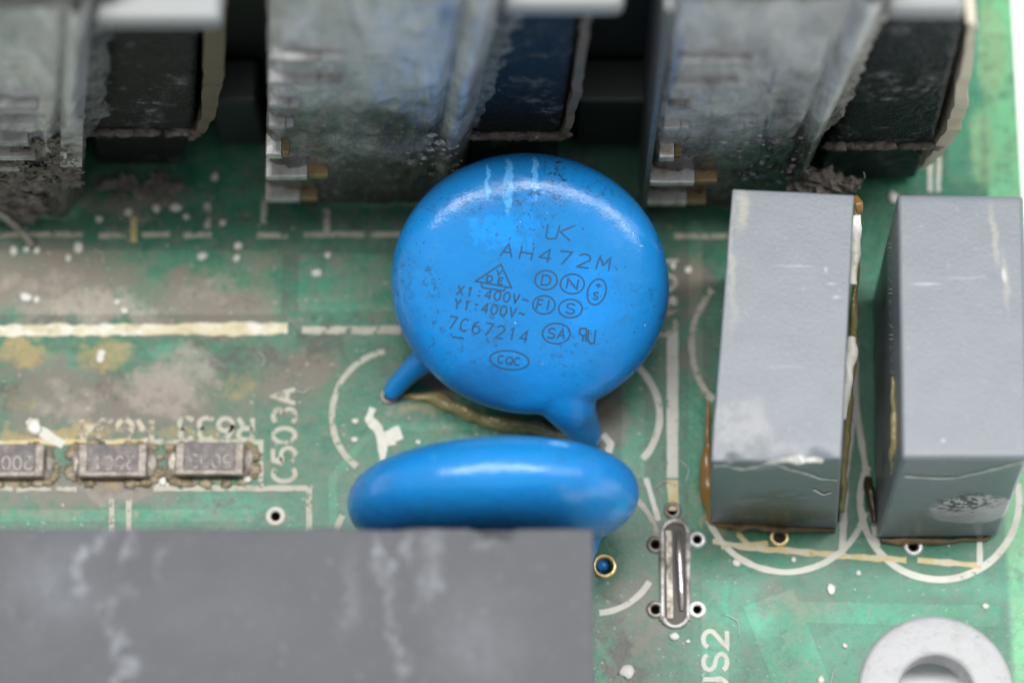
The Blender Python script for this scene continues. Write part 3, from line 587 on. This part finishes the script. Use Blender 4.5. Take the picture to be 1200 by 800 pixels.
def heatsink(label, fl, fr, txl, txr, bar, fins, mat, seed, y_extra=8.0, pad=1.0):
    txl += (txl - fl[0]) * .2; txr += (txr - fr[0]) * .2
    """fl, fr: front corners on the board; txl, txr: picture x of the corners at the top; bar: picture x of the flange's end"""
    a, b = px(fl[0], fl[1], .6), px(fr[0], fr[1], .6); Y = a.y
    ta, tb_ = Vector((xat(txl, a.y, HH), a.y, HH)), Vector((xat(txr, b.y, HH), b.y, HH))
    o = thing('heat_sink', ((a.x + b.x) / 2, a.y + 3, 0), label, 'heat sink', 'heat sinks along the back')
    NX, NZ = 46, 60; vs = []; fs = []
    for j in range(NZ + 1):
        v = j / NZ
        for i in range(NX + 1):
            u = i / NX; p = a.lerp(b, u).lerp(ta.lerp(tb_, u), v)
            e = min(1, 8 * min(u, 1 - u) + .15)
            q = p * 1.0 + Vector((seed * 11, 0, 0))
            dd = .28 * noise.noise(q * .55) + .16 * noise.noise(q * 1.6) + .09 * noise.noise(q * 4) * (1.6 - v)
            vs.append(p + Vector(((.05 * noise.noise(q * .8) + .05 * noise.noise(q * 4)) * (1 if i in (0, NX) else 0), -abs(dd) * e * (1.3 - .5 * v) + 1.0 * max(0, (u - .86) / .14) ** 2 + .55 * math.exp(-((u - .82) / .022) ** 2) * min(1, max(0, (v - .2) * 4)) - .25 * math.exp(-((u - .9) / .05) ** 2) + .3 * max(0, (.05 - u) / .05) ** 2, 0)))
    for j in range(NZ):
        for i in range(NX): k = j * (NX + 1) + i; fs.append((k, k + 1, k + NX + 2, k + NX + 1))
    f = MB().add(vs, fs); f.build('front_face', mat, o, True)
    D = Vector((0, y_extra, 0)); e = Vector((0, 1.1, 0))
    MB().hexa([a + e, b + e, b + D, a + D], [ta + e, tb_ + e, tb_ + D, ta + D]).build('body', mat, o)
    xb = xat(bar, a.y, FH)
    bevel(MB().box(tb_.x - .25, xb, a.y + .1, a.y + y_extra + 4, FH, FH + 1.2).build('top_flange', M_FLANGE, o), .35)
    for h, off, ln, dp, th, mt in fins:
        v = (h - .6) / (HH - .6); p = a.lerp(ta, v)
        cut = p.x + off + ln * .66
        fo = bevel(MB().box(p.x + off - .05, cut, p.y - dp, p.y + .3, h - th, h).build('fin', mt, o), .06, 2)
        bevel(MB().box(cut + .01, p.x + off + ln, p.y - dp * .9, p.y + .3, h - th, h - .04).build('tarnished_end', M_TARN if mt is M_FIN else mt, fo), .06, 2)
    n = 40; vs = []; fs = []
    for j in range(n + 1):
        v = .30 + .68 * j / n; p = b.lerp(tb_, v) + Vector((-.35, .75, 0)); q = Vector((seed * 7, 0, p.z))
        wv = pad * (.75 + .35 * noise.noise(q * .35) + .4 * noise.noise(q * 1.2) + .25 * noise.noise(q * 4)) * min(1, (v - .27) * 7)
        for k in range(9):
            t = k / 8; r_ = p + Vector(((wv + .35) * t, .25 * t * t + .18 * noise.noise(p * 1.8 + Vector((k * .7, 0, 0))), 0)); vs.append(r_)
        vs.append(vs[-1] + Vector((-.05, .5, 0)))
    for j in range(n):
        for k in range(9): q0 = j * 10 + k; fs.append((q0, q0 + 1, q0 + 11, q0 + 10))
    MB().add(vs, fs).build('thermal_pad', M_PADS[seed], o, True)
    return o, a, b, ta, tb_
FC = [(2.6, 0, 2.3, .62, .5, M_FIN), (5.7, 0, 2.7, .66, .5, M_FIN), (8.6, 0, .95, .7, .6, M_FIN), (11.2, .1, 1.0, .42, .4, M_FINTOP), (13.6, .1, 1.2, .42, .4, M_FINTOP), (16.2, .1, 2.9, .45, .4, M_FINTOP), (18.6, .1, 2.9, .45, .4, M_FINTOP)]
FR = [(2.6, 0, 2.6, .62, .5, M_FIN), (5.4, 0, 2.9, .66, .5, M_FIN), (8.7, .25, .9, .7, .6, M_FIN), (11.4, .3, 1.0, .42, .4, M_FINTOP), (13.8, .4, .9, .42, .4, M_FINTOP), (16.2, .5, 2.6, .45, .4, M_FINTOP), (18.7, .6, 2.8, .45, .4, M_FINTOP)]
FLf = [(7.8, 0, 4.0, .5, .5, M_FINTOP), (9.4, 0, 4.6, .6, .5, M_FINTOP), (11.2, 0, 4.2, .6, .6, M_FINTOP), (13.2, 0, 4.4, .6, .5, M_FINTOP), (15.2, .0, 4.4, .6, .5, M_FINTOP)]
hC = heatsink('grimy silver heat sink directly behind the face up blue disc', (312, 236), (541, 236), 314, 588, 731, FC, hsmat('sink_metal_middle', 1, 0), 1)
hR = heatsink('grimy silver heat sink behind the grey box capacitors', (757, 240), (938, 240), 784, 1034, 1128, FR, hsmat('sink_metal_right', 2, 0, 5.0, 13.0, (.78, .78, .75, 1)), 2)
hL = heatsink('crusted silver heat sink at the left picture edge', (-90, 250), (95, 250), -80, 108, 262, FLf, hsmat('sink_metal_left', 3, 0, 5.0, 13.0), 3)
cq = [on_y_(x, y, hL[1].y - .35) for x, y in ((70, 196), (96, 196), (97, 152), (72, 152))]
MB().hexa([cq[0], cq[1], cq[1] + Vector((0, .5, 0)), cq[0] + Vector((0, .5, 0))], [cq[3], cq[2], cq[2] + Vector((0, .5, 0)), cq[3] + Vector((0, .5, 0))]).build('clip', M_FINTOP, hL[0])
p0 = hR[1]; MB().hexa([p0 + Vector((-.28, -.5, 0)), p0 + Vector((-.05, -.5, 0)), p0 + Vector((-.05, 6, 0)), p0 + Vector((-.28, 6, 0))],
    [hR[3] + Vector((-.28, -.5, 0)), hR[3] + Vector((-.05, -.5, 0)), hR[3] + Vector((-.05, 6, 0)), hR[3] + Vector((-.28, 6, 0))]).build('side_plate', metal('dark_plate', (.22, .23, .24, 1), .4, .6, (.1, .1, .1, 1), .6), hR[0])

def blackmat(name, seed, dusty):
    m = Mat(name, (.012, .013, .015, 1), .42, 0, .25); o = (seed * 4.1, seed * 2.2, 0)
    k = m.math('MULTIPLY', m.ramp(m.noise(5, 5, .7, off=o), .5, .72), m.ramp(m.noise(22, 5, .7, off=o), .4, .65, 0, dusty)); m.mix(k, (.36, .36, .35, 1)); m.roughmix(k, .8)
    m.mix(m.ramp(m.noise(44, 3, .6, off=o), .7, .74, 0, .6), (.45, .45, .43, 1)); m.bump(m.noise(6, 5, .65, off=o), .6, .08)
    return m.done()
m = Mat('cream_sheet', (.68, .62, .48, 1), .55); m.mix(m.ramp(m.noise(6, 5, .7), .4, .7, 0, .6), (.5, .44, .3, 1)); M_CREAM = m.done()
m = Mat('shaded_sheet', (.16, .13, .085, 1), .55); m.mix(m.ramp(m.noise(6, 5, .7), .4, .7, 0, .6), (.08, .07, .05, 1)); M_BROWN = m.done()  # the cream sheet in darker brown, its shade put into the colour
m = Mat('dirt', (.17, .145, .12, 1), .9); m.mix(m.ramp(m.noise(18, 6, .7), .42, .7, 0, .9), (.34, .31, .27, 1)); m.mix(m.ramp(m.noise(40, 3, .6), .66, .72, 0, .8), (.7, .69, .65, 1)); m.bump(m.noise(30, 5, .7), .8, .04); M_DIRT = m.done()
def blackcomp(label, yb, xs, up_h, sheet, mat, msheet, thick):
    """xs: picture x of (lower left, lower right, seam left, seam right, top left, top right)"""
    Y = px(600, yb, .5).y; P = lambda x, h, dy=0: Vector((xat(x, Y, h), Y + dy, h))
    o = thing('black_component', (P(xs[0], .5).lerp(P(xs[1], .5), .5).x, Y + 3, 0), label, 'component', 'black components fixed to the heat sinks')
    D = Vector((0, 6, 0))
    a, b, c, d = P(xs[0], .5, .5), P(xs[1], .5, .5), P(xs[2], up_h, .5), P(xs[3], up_h, .5)
    bevel(MB().hexa([a, b, b + D, a + D], [c, d, d + D, c + D]).build('lower_body', mat, o), .2)
    a, b, c, d = P(xs[2], up_h + .02), P(xs[3], up_h + .02), P(xs[4], FH - 1.2), P(xs[5], FH - 1.2)
    bevel(MB().hexa([a, b, b + D, a + D], [c, d, d + D, c + D]).build('upper_body', mat, o), .35)
    # curved insulating sheet along the right side: a band with real thickness and depth
    q = spl([P(x, h) for x, h in sheet], 8); th = lerpr(thick, 8); n = len(q); vs = []
    for i, p in enumerate(q):
        for dx, dy in ((0, -.15), (th[i], -.15), (th[i], 5.5), (0, 5.5)): vs.append(p + Vector((dx + .14 * noise.noise(p * .9) + .08 * noise.noise(p * 3), dy + .2 * noise.noise(p * 1.7), 0)))
    fs = [(0, 1, 2, 3), tuple(4 * (n - 1) + k for k in (3, 2, 1, 0))]
    for i in range(n - 1):
        for k in range(4): k2 = (k + 1) % 4; fs.append((4 * i + k, 4 * i + k2, 4 * i + 4 + k2, 4 * i + 4 + k))
    MB().add(vs, fs).build('insulating_sheet', msheet, o)
    # ragged resin bead along the seam
    b = MB(); n = 16
    for i in range(n):
        t = i / (n - 1); x = xs[2] + (xs[3] - xs[2]) * t
        if noise.noise(Vector((x * .05, yb, 0))) > -.25: b.lump(P(x, up_h - .1, -.05), (.42, .2, .14 + .14 * random.random()), x, 2, .5, 2)
    b.build('seam_resin', M_DIRT, o, True)
    return o
blackcomp('black component with brown edge coloured as in shade, right of the leftmost heat sink', 205, (112, 214, 104, 228, 112, 234), 6.2, [(222, 5.2), (236, 8.5), (238, 13), (238, FH - 1.2)], blackmat('black_case_left', 1, .8), M_BROWN, [.25, .6, .85, .85])
blackcomp('black component with bluish sheen right behind the face up blue disc', 215, (548, 652, 552, 658, 590, 682), 6.8, [(655, 6.2), (663, 9.0), (672, 13), (683, FH - 1.2)], blackmat('black_case_middle', 2, .6), M_BROWN, [.15, .35, .4, .35])
blackcomp('black component with bright cream edge, nearest the board edge', 222, (958, 1074, 975, 1096, 1030, 1134), 6.4, [(1078, 3.6), (1097, 6.6), (1117, 11.5), (1134, FH - 1.2)], blackmat('black_case_right', 3, .9), M_CREAM, [.2, .62, .6, .25])
Yp = px(600, 118, 0).y
m = Mat('gap_dark', (.024, .030, .030, 1), .45); m.mix(m.ramp(m.noise(3, 4), .4, .7, 0, .5), (.035, .042, .042, 1)); M_GAPDARK = m.done()
tag(bevel(MB().box(-38, xat(1010, Yp, 0), Yp, Yp + 2.2, .05, 24).build('added_dark_panel', M_GAPDARK, None, origin=(-8, Yp + 1, 0)), .3), 'added dark panel behind the row of heat sinks, for the dark of the gaps', 'added_dark_panel')  # panel added behind the row so that the gaps read dark

for xa, xb_, lb in ((258, 314, 'added low dark block standing in for shade between the left and middle heat sinks'), (672, 762, 'added low dark block standing in for shade between the middle and right heat sinks')):
    Ys = px(600, 172, 0).y; A_, B_ = xat(xa, Ys, 0), xat(xb_, Ys, 0)  # added blocks; their black stands in for the shaded board in the gaps
    tag(bevel(MB().box(A_, B_, Ys, Yp - .05, .05, 5.5).build('gap_shade_block', M_GAPDARK, None, origin=((A_ + B_) / 2, Ys + 1, 0)), .3), lb, 'block', 'added dark blocks in the gaps')
#@@ SMALL
# ------------------------------------------------------------------ chip resistors
m = Mat('chip_end', (.34, .30, .27, 1), .5, .2); m.mix(m.ramp(m.noise(16, 5, .7), .38, .62, 0, .85), (.17, .14, .11, 1)); m.bump(m.noise(24, 4), .5, .02); M_CEND = m.done()
m = Mat('chip_top', (.06, .052, .06, 1), .45); m.mix(m.ramp(m.noise(18, 6, .75), .4, .66, 0, .85), (.2, .165, .14, 1)); M_CTOP = m.done()
m = Mat('chip_print', (.30, .27, .25, 1), .6); m.worn(.40, .52, 24); M_CPRINT = m.done()
def resistor(cx, cy, code, label):
    c = px(cx, cy, 0); o = thing('chip_resistor', (c.x, c.y, 0), label, 'resistor', 'chip resistors in a row'); L, W = 1.52, .74
    bevel(MB().box(c.x - L + .38, c.x + L - .38, c.y - W, c.y + W, .06, .62).build('ceramic_body', M_CTOP, o), .05, 2)
    for s in (-1, 1):
        xs = sorted((c.x + s * (L - .42), c.x + s * L)); bevel(MB().box(xs[0], xs[1], c.y - W - .02, c.y + W + .02, .03, .66).build('end_cap', M_CEND, o), .1, 3)
    bevel(MB().box(c.x - L + .3, c.x + L - .3, c.y - W - .015, c.y - W + .26, .05, .645).build('glaze_edge', M_CEND, o), .08, 2)
    b = MB(); text(b, code, (cx + 24, cy - 8), (cx - 24, cy - 8), (0, 15), .1, Plane(.63), gap=.25); b.build('printed_code', M_CPRINT, o)
    for s in (-1, 1):
        MB().lump((c.x + s * (L + .12), c.y, .0), (.30, W * .9, .24), cx + s, 3, .25).build('solder_fillet', M_DARKTIN if s < 0 else M_CEND, o, True)
resistor(247, 541, '5003', 'chip resistor under the upside down printing, clean grey top, nearest C503A')
resistor(134, 543, '2001', 'dust covered chip resistor between the two other chip resistors')
resistor(14, 543, '2001', 'chip resistor cut by the left picture edge')

# ------------------------------------------------------------------ resin, glue and dirt
m = Mat('amber_resin', (.30, .25, .10, 1), .10); m.mix(m.ramp(m.noise(7, 5, .7), .42, .65, 0, .8), (.15, .17, .08, 1)); m.mix(m.ramp(m.noise(16, 4, .7), .6, .72, 0, .8), (.55, .5, .38, 1)); m.bump(m.noise(12, 4), .5, .06); M_AMBER = m.done()
m = Mat('orange_resin', (.24, .12, .03, 1), .3); m.mix(m.ramp(m.noise(6, 5, .7), .4, .65), (.2, .12, .04, 1)); M_ORANGE = m.done()
def goo(name, pts, rad, mat, label, cat, flat=.55, seed=0):
    P = spl(pts, 8); R = lerpr(rad, 8); b = MB()
    R = [r * (1 + .4 * noise.noise(p * 1.1 + Vector((seed, 0, 0)))) for p, r in zip(P, R)]
    b.tube(P, R, 12); c = P[len(P) // 2].copy(); c.z = 0
    for v in b.v: v += Vector((noise.noise(v * 1.5), noise.noise(v * 1.5 + Vector((7, 0, 0))), noise.noise(v * 1.5 + Vector((0, 7, 0))))) * .12
    return tag(b.build(name, mat, None, True, origin=c), label, cat)
goo('resin_bead', [px(468, 464, .05), px(505, 467, .1), px(540, 480, .15), px(580, 495, .15), px(625, 500, .15), px(668, 512, .3), px(690, 522, .1)], [.12, .26, .3, .3, .3, .34, .2], M_AMBER, 'glossy amber bead of glue between the two blue discs', 'glue')
goo('resin_blob', [px(830, 470, 1.5), px(830, 515, 1.0), px(829, 545, .8), px(829, 580, .5), px(834, 612, .2)], [.06, .16, .32, .26, .12], M_ORANGE, 'orange resin blob on the left foot of the chipped grey capacitor', 'glue', seed=3.3)
goo('resin_blob', [px(1018, 560, .2), px(1020, 585, .5), px(1026, 612, .4)], [.15, .22, .15], Mat('dark_resin', (.05, .04, .02, 1), .3).done(), 'dark brown resin at the left front foot of the outer grey capacitor', 'glue', seed=5)
goo('resin_flake', [px(1003, 230, 7.5), px(1006, 238, 7.5), px(1005, 250, 7.3)], [.08, .2, .1], M_ORANGE, 'amber flake at the top right corner of the chipped grey capacitor', 'glue', seed=6)
m = Mat('white_residue', (.8, .79, .74, 1), .5); m.mix(m.ramp(m.noise(12, 5, .7), .5, .7, 0, .8), (.5, .42, .22, 1)); M_WRES = m.done()
goo('resin_flake', [px(1003, 252, 7), px(1002, 300, 7), px(1000, 335, 7)], [.22, .28, .2], M_WRES, 'white flake of residue in the gap between the grey box capacitors', 'glue', seed=8)
goo('resin_flake', [px(999, 395, 6), px(997, 420, 6), px(993, 450, 6), px(988, 490, 5)], [.2, .25, .22, .1], M_WRES, 'cream flake hanging lower in the gap between the grey box capacitors', 'glue', seed=9)
m = Mat('brown_glue', (.10, .065, .025, 1), .3); m.mix(m.ramp(m.noise(8, 5, .7), .45, .65), (.24, .15, .05, 1)); M_BGLUE = m.done()
goo('resin_bead', [px(836, 612, .2), px(870, 616, .2), px(905, 618, .25), px(945, 620, .2), px(978, 622, .15)], [.12, .2, .22, .16, .1], M_BGLUE, 'brown glue line under the front of the chipped grey capacitor', 'glue', seed=12)
goo('resin_bead', [px(1030, 632, .15), px(1060, 634, .2), px(1110, 633, .15), px(1160, 630, .1)], [.1, .16, .13, .08], M_BGLUE, 'dark glue line under the front of the outer grey capacitor', 'glue', seed=14)
goo('resin_bead', [px(1004, 238, 6), px(1003, 330, 5), px(998, 420, 4), px(992, 500, 3), px(986, 600, 1)], [.12, .16, .2, .2, .12], M_AMBER, 'thin amber glue line down the right side of the chipped grey capacitor', 'glue', seed=17)
goo('resin_bead', [px(1046, 440, 8.4), px(1048, 480, 8.4), px(1049, 520, 8.2), px(1044, 556, 6.5)], [.06, .16, .18, .08], M_AMBER, 'short amber glue streak on the left face of the outer grey capacitor', 'glue', seed=19)
# brown flux residue packed round the chip resistors
b = MB(); r3 = random.Random(9)
for cx in (14, 134, 247):
    for i in range(46):
        a = r3.uniform(0, math.tau); ex, ey = 52 * math.copysign(abs(math.cos(a)) ** .5, math.cos(a)), 24 * math.copysign(abs(math.sin(a)) ** .5, math.sin(a)); r = r3.uniform(.06, .24)
        b.lump(px(cx + ex, 543 + ey, .03), (r * 1.3, r, r * .6), i + cx, 2, .5, 2.2)
m = Mat('flux_residue', (.17, .13, .07, 1), .5); m.mix(m.ramp(m.noise(14, 5, .7), .42, .6), (.30, .25, .17, 1)); m.mix(m.ramp(m.noise(9, 5, .7, off=(3, 3, 3)), .5, .65), (.08, .065, .045, 1)); M_FLUX = m.done()
tag(b.build('flux_residue', M_FLUX, None, True), 'brown flux residue caked round the chip resistors', 'residue', kind='stuff')
# dirt clumps under the heat sinks
def on_y(x, y, Y):
    d = ray(x, y); return CAM + d * ((Y - CAM.y) / d.y)
m = Mat('pale_crust', (.30, .28, .25, 1), .85); m.mix(m.ramp(m.noise(20, 5, .7), .45, .65), (.66, .65, .62, 1)); m.mix(m.ramp(m.noise(12, 5, .7, off=(5, 5, 5)), .5, .65), (.1, .09, .075, 1)); M_PALE = m.done()
def crust(label, hs, pts, seed, mat=None):
    b = MB(); Y = hs[1].y
    for i, (x, y, r) in enumerate(pts): b.lump(on_y(x, y, Y - .25), (r * 1.3, r * .4, r * 1.8), seed + i * 1.7, 3, .8, 2.8)
    return tag(b.build('dirt_crust', mat or M_DIRT, None, False, origin=(b.v[0].x, Y - .3, 0)), label, 'dirt', kind='stuff')
def clump(label, lst, seed):
    b = MB(); c = px(*lst[0][:3])
    for i, (x, y, h, r) in enumerate(lst): b.lump(px(x, y, h), (r, r * .7, r * .75), seed + i * 1.7, 3, .55, 2.2)
    return tag(b.build('dirt_clump', M_DIRT, None, False, origin=(c.x, c.y, 0)), label, 'dirt')
rr = random.Random(5)
crust('brown crusty dirt hanging from the leftmost heat sink', hL, [(rr.uniform(-20, 88), rr.uniform(168, 215), rr.uniform(.1, .34)) for i in range(60)] + [(rr.uniform(10, 50), rr.uniform(205, 246), rr.uniform(.3, .6)) for i in range(12)] + [(rr.uniform(-20, 20), rr.uniform(200, 250), rr.uniform(.3, .7)) for i in range(10)], 1)
clump('dark dirt heap on the board below the leftmost black component', [(150, 214, .05, .5), (185, 214, .05, .5), (125, 216, .05, .45), (205, 222, 0, .4), (168, 226, 0, .45), (140, 232, 0, .35), (190, 236, 0, .3)], 11)
clump('grey fluff wedged above the chipped grey capacitor', [(960, 212, 4.5, .8), (985, 216, 4.2, .6), (940, 214, 4.2, .7), (1000, 215, 4.4, .35)], 21)
crust('pale crust at the lower right corner of the middle heat sink', hC, [(rr.triangular(470, 542, 535), rr.uniform(150, 205), rr.uniform(.03, .11)) for i in range(34)], 31, M_PALE)
crust('grey crust on the lower right corner of the right heat sink', hR, [(rr.triangular(840, 952, 948), rr.triangular(150, 225, 212), rr.uniform(.02, .09)) for i in range(70)], 41, M_PALE)
tag(MB().tube(spl([px(-12, 240, 2.2), px(8, 256, 1.6), px(24, 270, .8), px(38, 288, .15)], 5), .18, 8).build('wire_stub', M_DARKTIN, None, True, origin=px(24, 275)), 'thin bent wire stub sticking out under the leftmost heat sink', 'wire')
tag(MB().tube(spl([px(1000, 222, 5), px(1008, 216, 5.6), px(1013, 208, 6.2), px(1012, 202, 6.5)], 6), .035, 6).build('hair_fibre', M_DIRT, None, True, origin=px(1003, 222)), 'fine curled fibre standing on the fluff behind the grey capacitors', 'fibre')
# white solder specks and grains, too many to count
b = MB()
for x, y, r in ((16, 294, 5), (31, 292, 4), (43, 293, 4.5), (92, 290, 6), (80, 302, 4), (30, 348, 7), (43, 351, 4), (137, 354, 4), (146, 364, 5), (237, 300, 6), (279, 288, 5), (277, 302, 4.5), (371, 320, 7), (384, 299, 4), (150, 248, 5), (206, 243, 7), (116, 256, 5), (252, 207, 5), (261, 261, 4), (119, 414, 6), (117, 420, 5), (40, 500, 9), (191, 563, 5), (416, 493, 4), (415, 515, 4), (490, 518, 3.5), (183, 244, 5), (218, 254, 4), (290, 561, 5), (806, 316, 5), (788, 352, 5), (788, 311, 4), (735, 786, 9), (863, 659, 5), (974, 690, 5), (1006, 671, 3), (930, 655, 3), (790, 745, 6), (806, 751, 3), (962, 796, 4), (990, 756, 3), (1155, 710, 4), (1046, 231, 6), (535, 575, 0)):
    if r: b.lump(px(x, y, .05), (r / 26, r / 26 * (.8 + .5 * random.random()), .06), x * .37, 2, .3)
for i in range(130):
    x, y = random.uniform(0, 1200), random.uniform(240, 800)
    if 470 < x < 780 and 170 < y < 480 or x > 830 and y < 620: continue
    r = random.uniform(.5, 1.5); b.lump(px(x, y, .02), (r / 26, r / 26, r / 40), i * .77, 1, .3)
r4 = random.Random(21)
for i in range(26):
    x, y = r4.uniform(0, 1180), r4.choice((r4.uniform(285, 600), r4.uniform(640, 800))); a = r4.uniform(0, 6.3); L = r4.uniform(8, 26)
    b.tube(spl([px(x, y, .06), px(x + L * math.cos(a), y + L * math.sin(a), .12), px(x + L * 1.7 * math.cos(a + .5), y + L * 1.7 * math.sin(a + .5), .06)], 4), .018, 4)
m = Mat('speck', (.62, .61, .57, 1), .5); m.mix(m.ramp(m.noise(6, 3), .4, .65), (.55, .52, .46, 1)); M_SPECK = m.done()
tag(b.build('solder_specks', M_SPECK, None, True), 'small white solder specks and grains scattered over the board', 'specks', kind='stuff')
